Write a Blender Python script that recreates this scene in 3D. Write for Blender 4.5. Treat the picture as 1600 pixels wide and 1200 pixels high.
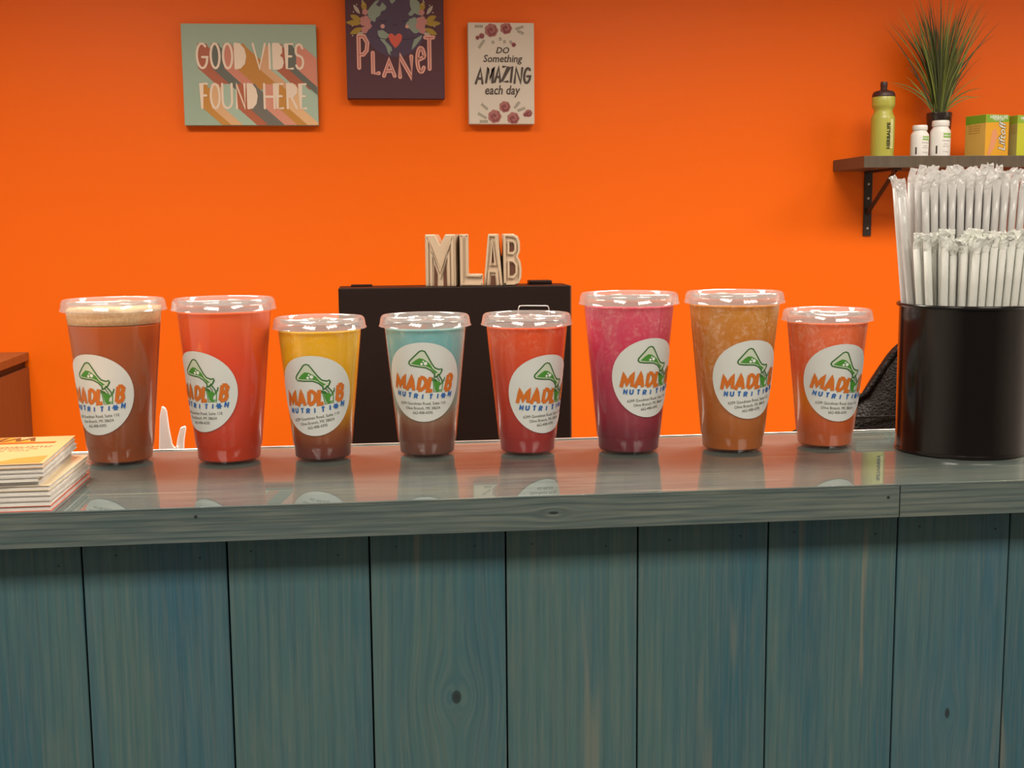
import bpy, bmesh, math, random
from mathutils import Matrix, Vector
from mathutils.geometry import tessellate_polygon
random.seed(7)
PI = math.pi
for o in list(bpy.data.objects): bpy.data.objects.remove(o)
SC = bpy.context.scene
COL = SC.collection
ZC = 1.07                       # height of the bar top above the floor

# ------------------------------------------------------------------ camera
FPX = 1900.0                    # focal length in pixels of the 1600 px wide frame
PITCH, YAW, ROLL, CAMH = math.atan(245/1900), math.radians(6.3), math.radians(-.5), .254
FW = Vector((math.sin(YAW)*math.cos(PITCH), math.cos(YAW)*math.cos(PITCH), -math.sin(PITCH)))
_r = Vector((math.cos(YAW), -math.sin(YAW), 0)); _u = _r.cross(FW)
RT = math.cos(ROLL)*_r + math.sin(ROLL)*_u
UP = -math.sin(ROLL)*_r + math.cos(ROLL)*_u
CAMP = Vector((0, 0, ZC+CAMH))
cam = bpy.data.cameras.new('camera'); camo = bpy.data.objects.new('camera', cam); COL.objects.link(camo)
cam.sensor_width = 36; cam.lens = FPX/1600*36; cam.clip_start = .02
camo.matrix_world = Matrix(((RT.x, UP.x, -FW.x, CAMP.x), (RT.y, UP.y, -FW.y, CAMP.y), (RT.z, UP.z, -FW.z, CAMP.z), (0, 0, 0, 1)))
SC.camera = camo

# ------------------------------------------------------------------ world, lights, exposure
w = bpy.data.worlds.new('world'); SC.world = w; w.use_nodes = True
w.node_tree.nodes['Background'].inputs[0].default_value = (1.0, .96, .9, 1)
w.node_tree.nodes['Background'].inputs[1].default_value = .08
CEIL = 2.72
def troffer_or_fill(x, y, power, spread, sx=1.2, sy=.6):
    l = bpy.data.lights.new('ceiling_troffer_or_fill', 'AREA'); l.shape = 'RECTANGLE'; l.size = sx; l.size_y = sy
    l.energy = power; l.spread = math.radians(spread)   # beam narrowed as by louvres
    l.color = (1.0, .93, .83)
    o = bpy.data.objects.new('ceiling_troffer_or_fill', l); COL.objects.link(o); o.location = (x, y, CEIL-.03)
for x, y, p, sp in ((-.95, 2.1, 64, 146), (1.25, 2.1, 60, 146), (2.9, 2.1, 40, 150), (-.95, -.3, 50, 150), (1.25, -.3, 50, 150), (-.95, -2.7, 10, 150), (1.25, -2.7, 10, 150)):  # the entry farthest right is an added unseen fill for the upper right wall
    troffer_or_fill(x, y, p, sp)
vs = SC.view_settings
SC.display_settings.display_device = 'sRGB'
vs.view_transform = 'Standard'; vs.look = 'None'; vs.exposure = -0.1; vs.gamma = 1.0; vs.use_curve_mapping = False

# ------------------------------------------------------------------ helpers
def lin(c): return c/12.92 if c <= .04045 else ((c+.055)/1.055)**2.4
def C(h, k=1.0):
    h = h.lstrip('#'); return tuple(min(1, lin(int(h[i:i+2], 16)/255)*k) for i in (0, 2, 4)) + (1,)
def mat(name, col, rough=.5, metal=0, spec=.5, coat=0, coat_r=.05, trans=0, sss=0, emit=None):
    m = bpy.data.materials.new(name); m.use_nodes = True
    b = m.node_tree.nodes['Principled BSDF']
    b.inputs['Base Color'].default_value = col; b.inputs['Roughness'].default_value = rough
    b.inputs['Metallic'].default_value = metal; b.inputs['Specular IOR Level'].default_value = spec
    b.inputs['Coat Weight'].default_value = coat; b.inputs['Coat Roughness'].default_value = coat_r
    b.inputs['Transmission Weight'].default_value = trans
    if sss:
        b.inputs['Subsurface Weight'].default_value = sss; b.inputs['Subsurface Radius'].default_value = (.02, .015, .01)
        b.inputs['Subsurface Scale'].default_value = .5
    return m
class NT:
    """small node-building helper around one material"""
    def __init__(s, m): s.m = m; s.t = m.node_tree; s.b = s.t.nodes['Principled BSDF']
    def n(s, typ, **kw):
        nd = s.t.nodes.new(typ)
        for k, v in kw.items(): setattr(nd, k, v)
        return nd
    def l(s, a, b): s.t.links.new(a, b)
    def math(s, op, a, b=None, c=None):
        nd = s.n('ShaderNodeMath', operation=op)
        for i, v in enumerate((a, b, c)):
            if v is None: continue
            if isinstance(v, (int, float)): nd.inputs[i].default_value = v
            else: s.l(v, nd.inputs[i])
        return nd.outputs[0]
    def ramp(s, fac, stops, interp='LINEAR'):
        nd = s.n('ShaderNodeValToRGB'); nd.color_ramp.interpolation = interp
        e = nd.color_ramp.elements
        while len(e) < len(stops): e.new(.5)
        for i, (p, c) in enumerate(stops): e[i].position = p; e[i].color = c if len(c) == 4 else (*c, 1)
        s.l(fac, nd.inputs[0]); return nd.outputs[0]
    def mix(s, fac, a, b, mode='MIX'):
        nd = s.n('ShaderNodeMix', data_type='RGBA', blend_type=mode)
        for i, v in ((0, fac), (6, a), (7, b)):
            if isinstance(v, (int, float)): nd.inputs[i].default_value = v
            elif isinstance(v, tuple): nd.inputs[i].default_value = v
            else: s.l(v, nd.inputs[i])
        return nd.outputs[2]
    def coord(s, loc=(0, 0, 0), scale=(1, 1, 1), rot=(0, 0, 0)):
        tc = s.n('ShaderNodeTexCoord'); mp = s.n('ShaderNodeMapping')
        mp.inputs['Location'].default_value = loc; mp.inputs['Scale'].default_value = scale; mp.inputs['Rotation'].default_value = rot
        s.l(tc.outputs['Object'], mp.inputs[0]); return mp.outputs[0]
    def noise(s, vec, scale, detail=3, rough=.5, dist=0):
        nd = s.n('ShaderNodeTexNoise'); s.l(vec, nd.inputs['Vector'])
        nd.inputs['Scale'].default_value = scale; nd.inputs['Detail'].default_value = detail
        nd.inputs['Roughness'].default_value = rough; nd.inputs['Distortion'].default_value = dist
        return nd.outputs[0]
    def bump(s, h, strength, dist=.001):
        nd = s.n('ShaderNodeBump'); nd.inputs['Strength'].default_value = strength; nd.inputs['Distance'].default_value = dist
        s.l(h, nd.inputs['Height']); s.l(nd.outputs[0], s.b.inputs['Normal'])

def tag(o, label=None, cat=None, group=None, kind=None):
    for k, v in (('label', label), ('category', cat), ('group', group), ('kind', kind)):
        if v: o[k] = v
    return o
def link(name, me, m, parent=None, loc=None, smooth=False):
    o = bpy.data.objects.new(name, me)
    if m is not None and len(me.materials) == 0: me.materials.append(m)
    COL.objects.link(o)
    if parent: o.parent = parent
    if loc: o.location = loc
    if smooth:
        for p in me.polygons: p.use_smooth = True
    return o
def empty(name, loc, rz=0):
    o = bpy.data.objects.new(name, None); COL.objects.link(o); o.location = loc; o.rotation_euler.z = rz
    o.empty_display_size = .05
    return o
def mesh(name, verts, faces):
    me = bpy.data.meshes.new(name); me.from_pydata([tuple(v) for v in verts], [], faces); me.update(); return me
class MB:
    def __init__(s): s.v = []; s.f = []
    def add(s, v, f):
        o = len(s.v); s.v += [tuple(p) for p in v]; s.f += [tuple(i+o for i in q) for q in f]
    def box(s, x0, x1, y0, y1, z0, z1):
        s.add([(x0,y0,z0),(x1,y0,z0),(x1,y1,z0),(x0,y1,z0),(x0,y0,z1),(x1,y0,z1),(x1,y1,z1),(x0,y1,z1)],
              [(0,3,2,1),(4,5,6,7),(0,1,5,4),(1,2,6,5),(2,3,7,6),(3,0,4,7)])
    def build(s, name, m, parent=None, loc=None, smooth=False): return link(name, mesh(name, s.v, s.f), m, parent, loc, smooth)
def boxobj(name, x0, x1, y0, y1, z0, z1, m, parent=None, bevel=0, seg=2, loc=None):
    mb = MB(); mb.box(x0, x1, y0, y1, z0, z1); me = mesh(name, mb.v, mb.f)
    if bevel:
        bm = bmesh.new(); bm.from_mesh(me)
        bmesh.ops.bevel(bm, geom=bm.edges[:], offset=bevel, segments=seg, profile=.5, affect='EDGES')
        bm.to_mesh(me); bm.free()
    return link(name, me, m, parent, loc)
def lathe(prof, n=64, rip=None, closed=False):
    """profile list of (r, z); rip(i,k)->radius offset"""
    v = []; f = []
    for i, (r, z) in enumerate(prof):
        for k in range(n):
            a = 2*PI*k/n; rr = r + (rip(i, k) if rip else 0)
            v.append((rr*math.cos(a), rr*math.sin(a), z))
    m = len(prof)
    for i in range(m-1 if not closed else m):
        j = (i+1) % m
        for k in range(n):
            f.append((i*n+k, i*n+(k+1) % n, j*n+(k+1) % n, j*n+k))
    if not closed:
        if prof[0][0] > 1e-6: f.append(tuple(range(n-1, -1, -1)))
        if prof[-1][0] > 1e-6: f.append(tuple((m-1)*n+k for k in range(n)))
    return v, f
def lobj(name, prof, m, parent=None, n=64, rip=None, closed=False, loc=None, smooth=True):
    v, f = lathe(prof, n, rip, closed)
    me = mesh(name, v, f)
    o = link(name, me, m, parent, loc, smooth)
    if smooth:
        for p in me.polygons:
            if len(p.vertices) > 4: p.use_smooth = False
        try: me.set_sharp_from_angle(angle=math.radians(40))
        except Exception: pass
    return o
def tube(pts, r, n=8, cap=True):
    pts = [Vector(p) for p in pts]; v = []; f = []; up = None
    for i, p in enumerate(pts):
        t = (pts[min(i+1, len(pts)-1)] - pts[max(i-1, 0)]).normalized()
        if up is None:
            up = Vector((0, 0, 1)) if abs(t.z) < .9 else Vector((1, 0, 0))
        a = t.cross(up).normalized(); b = a.cross(t); up = b
        rr = r[i] if isinstance(r, (list, tuple)) else r
        for k in range(n):
            q = 2*PI*k/n; v.append(p + a*math.cos(q)*rr + b*math.sin(q)*rr)
    for i in range(len(pts)-1):
        for k in range(n): f.append((i*n+k, i*n+(k+1) % n, (i+1)*n+(k+1) % n, (i+1)*n+k))
    if cap: f.append(tuple(range(n-1, -1, -1))); f.append(tuple((len(pts)-1)*n+k for k in range(n)))
    return v, f
# ---- flat drawing: 2D polygons (u, v) that a map function lays onto a surface
def tess(poly):
    tr = tessellate_polygon([[Vector((x, y, 0)) for x, y in poly]])
    return [tuple(t) for t in tr]
class Draw:
    """collects flat 2D shapes, later laid on a canvas, a sticker, a bottle"""
    def __init__(s): s.v = []; s.f = []; s.k = []; s.np = 0
    def tri(s, v, f):
        o = len(s.v); s.v += list(v); s.f += [tuple(i+o for i in q) for q in f]; s.k += [s.np]*len(v); s.np += 1
    def poly(s, p): s.tri(p, tess(p))
    def disc(s, x, y, r, ry=None, n=24, rot=0):
        ry = ry or r; c, q = math.cos(rot), math.sin(rot)
        s.poly([(x + r*math.cos(2*PI*k/n)*c - ry*math.sin(2*PI*k/n)*q, y + r*math.cos(2*PI*k/n)*q + ry*math.sin(2*PI*k/n)*c) for k in range(n)])
    def leaf(s, x, y, L, W, ang, n=8):
        p = []
        for k in range(n+1): t = k/n; p.append((t*L, W*math.sin(PI*t)**.8/2))
        for k in range(n-1, 0, -1): t = k/n; p.append((t*L, -W*math.sin(PI*t)**.8/2))
        c, q = math.cos(ang), math.sin(ang)
        s.poly([(x+a*c-b*q, y+a*q+b*c) for a, b in p])
    def stroke(s, pts, wd, cap=True, closed=False, step=None):
        if closed: pts = list(pts) + [pts[0]]
        if step:
            q = [pts[0]]
            for a, b in zip(pts, pts[1:]):
                n = max(1, int(math.hypot(b[0]-a[0], b[1]-a[1])/step+.5))
                q += [(a[0]+(b[0]-a[0])*k/n, a[1]+(b[1]-a[1])*k/n) for k in range(1, n+1)]
            pts = q
        L = len(pts); v = []; f = []
        for i, p in enumerate(pts):
            if closed and i in (0, L-1): a, b = pts[L-2], pts[1]
            else: a, b = pts[max(i-1, 0)], pts[min(i+1, L-1)]
            d = Vector((b[0]-a[0], b[1]-a[1]))
            if d.length < 1e-9: d = Vector((1, 0))
            d.normalize(); n = Vector((-d.y, d.x)); k = 1.0
            if 0 < i < L-1:
                e = Vector((pts[i][0]-pts[i-1][0], pts[i][1]-pts[i-1][1]))
                if e.length > 1e-9: e.normalize(); k = 1/max(.5, abs(e.dot(d)))
            ww = (wd[i] if isinstance(wd, (list, tuple)) else wd)/2*k
            v += [(p[0]+n.x*ww, p[1]+n.y*ww), (p[0]-n.x*ww, p[1]-n.y*ww)]
        for i in range(L-1): f.append((2*i, 2*i+1, 2*i+3, 2*i+2))
        s.tri(v, f)
        if cap and not closed:
            ww = wd if not isinstance(wd, (list, tuple)) else wd[0]
            s.disc(*pts[0], ww/2, n=10)
            ww = wd if not isinstance(wd, (list, tuple)) else wd[-1]
            s.disc(*pts[-1], ww/2, n=10)
    def text(s, body, x, y, size, align='CENTER', shear=0, bold=0, rot=0, sx=1):
        v, f = text_mesh(body, size, align, shear, bold); c, q = math.cos(rot), math.sin(rot)
        s.tri([(x+a*sx*c-b*q, y+a*sx*q+b*c) for a, b in v], f)
    def build(s, name, m, fn, parent=None, fine=0):
        """lay the shapes on the surface fn; later shapes sit a hair proud of earlier ones; fine = longest edge"""
        if not s.v: return None
        st = min(6e-6, 4e-4/max(1, s.np))
        me = mesh(name, [(a, b, k*st) for (a, b), k in zip(s.v, s.k)], s.f)
        if fine:
            bm = bmesh.new(); bm.from_mesh(me)
            for _ in range(5):
                bmesh.ops.triangulate(bm, faces=bm.faces[:])
                ed = [e for e in bm.edges if e.calc_length() > fine]
                if not ed: break
                bmesh.ops.subdivide_edges(bm, edges=ed, cuts=1)
            bmesh.ops.triangulate(bm, faces=bm.faces[:])
            bm.to_mesh(me); bm.free()
        h = 1e-4
        for v in me.vertices:
            a, b, k = v.co
            p = Vector(fn(a, b)); n = (Vector(fn(a+h, b))-p).cross(Vector(fn(a, b+h))-p)
            v.co = p + n.normalized()*k
        return link(name, me, m, parent)
_tc = {}
def text_mesh(body, size, align, shear, bold):
    key = (body, round(size, 5), align, shear, bold)
    if key not in _tc:
        cu = bpy.data.curves.new('t', 'FONT'); cu.body = body; cu.size = size; cu.align_x = align; cu.shear = shear
        cu.offset = bold; cu.resolution_u = 2; cu.fill_mode = 'FRONT'
        o = bpy.data.objects.new('t', cu); COL.objects.link(o)
        dg = bpy.context.evaluated_depsgraph_get(); dg.update()
        me = bpy.data.meshes.new_from_object(o.evaluated_get(dg))
        _tc[key] = ([(v.co.x, v.co.y) for v in me.vertices], [tuple(p.vertices) for p in me.polygons])
        bpy.data.objects.remove(o); bpy.data.curves.remove(cu); bpy.data.meshes.remove(me)
    return _tc[key]
def arc(cx, cy, rx, ry, a0, a1, n=12):
    return [(cx+rx*math.cos(math.radians(a0+(a1-a0)*k/n)), cy+ry*math.sin(math.radians(a0+(a1-a0)*k/n))) for k in range(n+1)]
def clip(poly, x0, x1, y0, y1):
    for ax, val, sg in ((0, x0, 1), (0, x1, -1), (1, y0, 1), (1, y1, -1)):
        out = []
        for i in range(len(poly)):
            a, b = poly[i-1], poly[i]; da, db = sg*(a[ax]-val), sg*(b[ax]-val)
            if (da >= 0) != (db >= 0):
                t = da/(da-db); out.append((a[0]+(b[0]-a[0])*t, a[1]+(b[1]-a[1])*t))
            if db >= 0: out.append(b)
        poly = out
        if not poly: return []
    return poly
# stroke letters in a unit box (0..1 wide, 0..1 high)
GL = {
 'A': [[(0,0),(.5,1),(1,0)], [(.2,.33),(.8,.33)]],
 'B': [[(0,0),(0,1)], [(0,1),(.55,1),(.85,.88),(.85,.65),(.55,.53),(0,.53)], [(.5,.53),(.9,.42),(1,.25),(.85,.06),(.5,0),(0,0)]],
 'D': [[(0,0),(0,1)], [(0,1),(.45,.97),(.85,.78),(1,.5),(.85,.2),(.45,.03),(0,0)]],
 'E': [[(1,1),(0,1),(0,0),(1,0)], [(0,.5),(.8,.5)]],
 'F': [[(1,1),(0,1),(0,0)], [(0,.52),(.8,.52)]],
 'G': [arc(.5,.5,.5,.5,50,330,16)+[(.98,.45),(.5,.45)]],
 'H': [[(0,0),(0,1)], [(1,0),(1,1)], [(0,.48),(1,.48)]],
 'I': [[(.5,0),(.5,1)]],
 'L': [[(0,1),(0,0),(1,0)]],
 'M': [[(0,0),(.1,1),(.5,.25),(.9,1),(1,0)]],
 'N': [[(0,0),(0,1),(1,0),(1,1)]],
 'O': ['c', arc(.5,.5,.5,.5,0,360,20)[:-1]],
 'R': [[(0,0),(0,1)], [(0,1),(.6,1),(.95,.85),(.95,.65),(.6,.5),(0,.48)], [(.4,.5),(1,0)]],
 'S': [arc(.5,.74,.45,.25,20,225,10)+arc(.5,.26,.48,.26,60,-150,12)],
 'T': [[(0,1),(1,1)], [(.5,1),(.5,0)]],
 'U': [[(0,1),(0,.3)]+arc(.5,.3,.5,.3,180,360,10)+[(1,1)]],
 'V': [[(0,1),(.5,0),(1,1)]],
 'Z': [[(0,1),(1,1),(0,0),(1,0)]],
 'P': [[(0,0),(0,1)], [(0,1),(.6,1),(1,.8),(.9,.55),(.5,.42),(0,.42)]],
 'e': [[(.05,.48),(.95,.62)]+arc(.5,.5,.5,.5,20,320,16)],
}
def glyph(d, ch, x, y, wd, ht, st, shear=0, cap=True, step=None):
    g = GL[ch]; closed = g[0] == 'c'
    for p in (g[1:] if closed else g):
        d.stroke([(x+a*wd+shear*b*ht, y+b*ht) for a, b in p], st, cap, closed, step)

# ------------------------------------------------------------------ room shell
YW = 3.9
def wall_paint():
    m = mat('orange_paint', (.90, .140, .0015, 1), .40, spec=.25); t = NT(m)
    v = t.coord(); t.bump(t.noise(v, 220, 2), .12, .001)
    return m
M_wall = wall_paint()
M_grey = mat('warm_white_paint', (.62, .58, .52, 1), .7)
M_ceil = mat('ceiling_tile_white', (.75, .73, .69, 1), .85)
def floor_mat():
    m = mat('grey_floor', (.2, .19, .18, 1), .5); t = NT(m)
    t.l(t.ramp(t.noise(t.coord(), 6, 4), [(.3, (.15, .14, .13)), (.7, (.26, .25, .23))]), t.b.inputs['Base Color']); return m
def struct(name, *a): return tag(boxobj(name, *a), kind='structure')
struct('floor', -2.6, 3.6, -4.2, YW+.1, -.1, 0, floor_mat())
struct('ceiling', -2.6, 3.6, -4.2, YW+.1, CEIL, CEIL+.1, M_ceil)
struct('wall_back', -2.6, 3.6, YW, YW+.12, 0, CEIL, M_wall)
struct('wall_left', -2.72, -2.6, -4.2, YW+.12, 0, CEIL, M_grey)
struct('wall_right', 3.6, 3.72, -4.2, YW+.12, 0, CEIL, M_grey)

# ------------------------------------------------------------------ bar counter
def stained(name, base, alt, tan, dark, seed, axis='z', rough=.5, coat=0, knots=(), grain=1.0, coat_r=.03, fine=1.0, tan_k=.6, wav=.2, fib=.3):
    """weathered blue-grey stained pine; axis = direction the grain runs (object space)"""
    m = mat(name, base, rough, coat=coat, coat_r=coat_r, spec=.35); t = NT(m)
    tc = t.n('ShaderNodeTexCoord'); sep = t.n('ShaderNodeSeparateXYZ'); t.l(tc.outputs['Object'], sep.inputs[0])
    if axis == 'z': a, l, d = sep.outputs['X'], sep.outputs['Z'], sep.outputs['Y']
    else: a, l, d = sep.outputs['Z'], sep.outputs['X'], sep.outputs['Y']
    # bend the grain around the knots
    bend = None; core = None
    for (ka, kl, ra, rl) in knots:
        da = t.math('DIVIDE', t.math('SUBTRACT', a, ka), ra); dl = t.math('DIVIDE', t.math('SUBTRACT', l, kl), rl)
        r2 = t.math('ADD', t.math('MULTIPLY', da, da), t.math('MULTIPLY', dl, dl))
        push = t.math('DIVIDE', t.math('MULTIPLY', da, ra*1.1), t.math('ADD', t.math('MULTIPLY', r2, .35), .55))
        bend = push if bend is None else t.math('ADD', bend, push)
        c = t.math('SUBTRACT', 1.0, t.math('MULTIPLY', r2, 4.5)); c = t.math('MAXIMUM', c, 0.0)
        core = c if core is None else t.math('MAXIMUM', core, c)
    a2 = a if bend is None else t.math('SUBTRACT', a, bend)
    def vec(sa, sl, off):
        cb = t.n('ShaderNodeCombineXYZ')
        t.l(t.math('MULTIPLY', a2, sa), cb.inputs[0]); t.l(t.math('MULTIPLY', l, sl), cb.inputs[1])
        t.l(t.math('ADD', t.math('MULTIPLY', d, sa), off+seed*3.7), cb.inputs[2]); return cb.outputs[0]
    n1 = t.noise(vec(16, 2.2, 0), 1, 3, .5)                      # wide tone drift
    n2 = t.noise(vec(150*fine, 4.0, 5), 1, 4, .6)                # fibres
    n3 = t.noise(vec(45*fine, 2.6, 11), 1, 2, .5, .3)            # streak lines
    n4 = t.noise(vec(420, 14, 17), 1, 2, .5)
    wv = t.n('ShaderNodeTexWave'); wv.bands_direction = 'X'; t.l(vec(22*grain, 1.0, 23), wv.inputs['Vector'])
    wv.inputs['Scale'].default_value = 1.0; wv.inputs['Distortion'].default_value = 4.5; wv.inputs['Detail'].default_value = 2
    wv.inputs['Detail Scale'].default_value = .8
    col = t.mix(t.ramp(n1, [(.36, (0, 0, 0)), (.64, (1, 1, 1))]), base, alt)
    col = t.mix(t.ramp(n2, [(.42, (0, 0, 0)), (.75, (fib, fib, fib))]), col, dark)
    col = t.mix(t.ramp(wv.outputs[0], [(.0, (.0, .0, .0)), (.55, (0, 0, 0)), (.95, (wav, wav, wav))]), col, dark)
    col = t.mix(t.ramp(n3, [(.64, (0, 0, 0)), (.73, (tan_k, tan_k, tan_k))]), col, tan)
    col = t.mix(t.ramp(n4, [(.4, (.0, .0, .0)), (.8, (.25, .25, .25))]), col, tan)
    if core is not None:
        col = t.mix(t.ramp(core, [(0, (0, 0, 0)), (.25, (.75, .75, .75)), (1, (.95, .95, .95))]), col, C('2a3436', .6))
    t.l(col, t.b.inputs['Base Color'])
    t.bump(t.math('ADD', n2, t.math('MULTIPLY', wv.outputs[0], .5)), .25, .0006)
    return m
BLUE, TEAL, TAN, DARK = C('37636f', .74), C('4f6f6e', .76), C('8a8470', .75), C('2c505b', .7)
LIPB, LIPA = C('60706f', .66), C('727c74', .66)
bar = tag(empty('bar_front', (0, 1.162, 0)), 'blue stained vertical plank front of the bar below the counter top', 'bar front')
seams = [-.4190, -.2840, -.1489, -.0128, .1206, .2534, .3874, .5236, .6445, .779, .914]
seams = [-.689, -.554] + seams
KN = {5: [(.016, -.070, .011, .016)], 9: [(.0, -.115, .006, .013)]}
bm_nail = mat('nail_hole', C('1c2224', .8), .7)
for i in range(len(seams)-1):
    x0, x1 = seams[i], seams[i+1]; cx = (x0+x1)/2; hw = (x1-x0)/2-.0008
    kn = [(a, b, c, d) for a, b, c, d in KN.get(i, [])]
    m = stained('blue_stained_plank', BLUE if i % 3 else C('3a6676', .74), TEAL, TAN, DARK, i*1.31+2, 'z', .55, knots=kn, grain=1+.25*(i % 3), tan_k=.35+.2*(i % 3))
    # long plank with eased edges; origin 0.105 m below the lip so that grain coordinates are local
    p = boxobj('plank', -hw, hw, 0, .018, -(ZC-.14)+.0, .102-.0, m, bar, .0012, 2)
    p.location = (cx, random.uniform(-.0006, .0006), ZC-.14+.0)
    for nx in (-.038, .041):
        d = lobj('nail_hole', [(0, 0), (.0009, 0), (.0009, .0006), (0, .0006)], bm_nail, p, 8, smooth=False)
        d.rotation_euler.x = PI/2; d.location = (nx+random.uniform(-.008, .008), 0.0002, .084+random.uniform(-.006, .004))
boxobj('backing_board', seams[0], seams[-1], .020, .034, 0, ZC-.0342, mat('dark_backing', C('10181c'), .9), bar)

top = tag(empty('counter_top', (0, 0, ZC)), 'grey green stained wooden bar counter top with glossy clear finish', 'counter top')
M_top = stained('grey_stained_counter', LIPB, LIPA, C('a8a48c', .8), C('34484a', .7), 4.2, 'x', .42, coat=0, grain=2.2, fine=1.3, tan_k=.5, wav=.45, fib=.5,
                knots=[(-.017, .163, .0035, .011)])
M_topR = stained('grey_stained_counter_end', LIPB, LIPA, C('a8a48c', .8), C('34484a', .7), 9.1, 'x', .42, coat=0, grain=2.2, fine=1.3, tan_k=.5, wav=.45, fib=.5)
# the glossy pour covers the flat top: a clear hard coat over the same stain
def glossy(m, name):
    g = m.copy(); g.name = name; b = g.node_tree.nodes['Principled BSDF']
    b.inputs['Roughness'].default_value = .45; b.inputs['Coat Weight'].default_value = 1.0; b.inputs['Coat Roughness'].default_value = .0; b.inputs['Specular IOR Level'].default_value = .0
    b.inputs['Coat IOR'].default_value = 1.72; return g
M_gl = glossy(M_top, 'glossy_counter_finish')
XJ = .508
YF, YB = 1.125, 1.427
for x0, x1, m in ((-.70, XJ-.0005, M_top), (XJ+.0005, 1.0, M_topR)):
    boxobj('top_board', x0, x1, YF, YB, -.0335, -.0022, m, top, .0004, 1)
pour = boxobj('clear_finish_layer', -.70, 1.0, YF+.0002, YB, -.0022, 0, M_gl, top, .0010, 3)
for (x, z) in ((-.171, -.009), (.496, -.013)):
    d = lobj('nail_hole', [(0, 0), (.0016, 0), (.0016, .0006), (0, .0006)], bm_nail, top, 8, smooth=False); d.rotation_euler.x = PI/2; d.location = (x, YF+.0003, z)
# pale metallic strip added to draw the bright highlight along the back edge
strip = boxobj('edge_highlight', -.70, 1.0, YB, YB+.004, -.030, .0015, mat('pale_edge_highlight', (.7, .68, .62, 1), .25, metal=.6), top, .0008)
strip['label'] = 'thin pale strip standing in for the highlight along the back edge'
# lower work counter behind the bar (hidden by the bar from here, carries the bag and the stand)
wc = tag(empty('work_counter', (0, 0, 0)), 'low white work counter on the staff side behind the bar', 'counter')
M_lam = mat('white_laminate', (.7, .68, .64, 1), .4)
boxobj('worktop', -.70, 1.3, 1.46, 2.02, .862, .90, M_lam, wc, .003)
boxobj('base_unit', -.68, 1.28, 1.50, 1.98, 0, .8618, mat('grey_cabinet', (.4, .39, .37, 1), .5), wc)

# ------------------------------------------------------------------ drinks
def clear_plastic(name, tint, refl, rough, milk, milk_col=(.9, .85, .8, 1)):
    m = bpy.data.materials.new(name); m.use_nodes = True; t = m.node_tree; t.nodes.clear()
    out = t.nodes.new('ShaderNodeOutputMaterial'); tr = t.nodes.new('ShaderNodeBsdfTransparent'); gl = t.nodes.new('ShaderNodeBsdfGlossy')
    df = t.nodes.new('ShaderNodeBsdfTranslucent'); dd = t.nodes.new('ShaderNodeBsdfDiffuse')
    tr.inputs[0].default_value = tint; gl.inputs['Roughness'].default_value = rough; gl.inputs[0].default_value = (1, 1, 1, 1)
    df.inputs[0].default_value = milk_col; dd.inputs[0].default_value = milk_col
    lw = t.nodes.new('ShaderNodeLayerWeight'); lw.inputs[0].default_value = .5
    pw = t.nodes.new('ShaderNodeMath'); pw.operation = 'POWER'; t.links.new(lw.outputs['Facing'], pw.inputs[0]); pw.inputs[1].default_value = 3.0
    fr = t.nodes.new('ShaderNodeMath'); fr.operation = 'MULTIPLY_ADD'; t.links.new(pw.outputs[0], fr.inputs[0]); fr.inputs[1].default_value = refl; fr.inputs[2].default_value = .035
    a0 = t.nodes.new('ShaderNodeMixShader'); a0.inputs[0].default_value = .5; t.links.new(df.outputs[0], a0.inputs[1]); t.links.new(dd.outputs[0], a0.inputs[2])
    a = t.nodes.new('ShaderNodeMixShader'); a.inputs[0].default_value = milk
    t.links.new(tr.outputs[0], a.inputs[1]); t.links.new(a0.outputs[0], a.inputs[2])
    b = t.nodes.new('ShaderNodeMixShader'); t.links.new(fr.outputs[0], b.inputs[0]); t.links.new(a.outputs[0], b.inputs[1]); t.links.new(gl.outputs[0], b.inputs[2])
    t.links.new(b.outputs[0], out.inputs[0]); return m
M_cup = clear_plastic('clear_cup_plastic', (.99, .99, .99, 1), .15, .06, .01)
M_lid = clear_plastic('clear_lid_plastic', (.98, .97, .97, 1), .35, .05, .10)
M_stk = mat('sticker_paper', (.66, .66, .62, 1), .45)
M_or = mat('print_orange', C('dc7420', .85), .5); M_gr = mat('print_green', C('4f9a34', .8), .5); M_dg = mat('print_dark_green', C('3c7a2e', .7), .5)
M_bl = mat('print_blue', C('2c68b0', .9), .5); M_tx = mat('print_grey', C('6a6a5e', .8), .5); M_lg = mat('print_pale_green', C('d4dcc4', .85), .5)
M_wp = mat('print_white', (.78, .78, .74, 1), .5)

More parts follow.
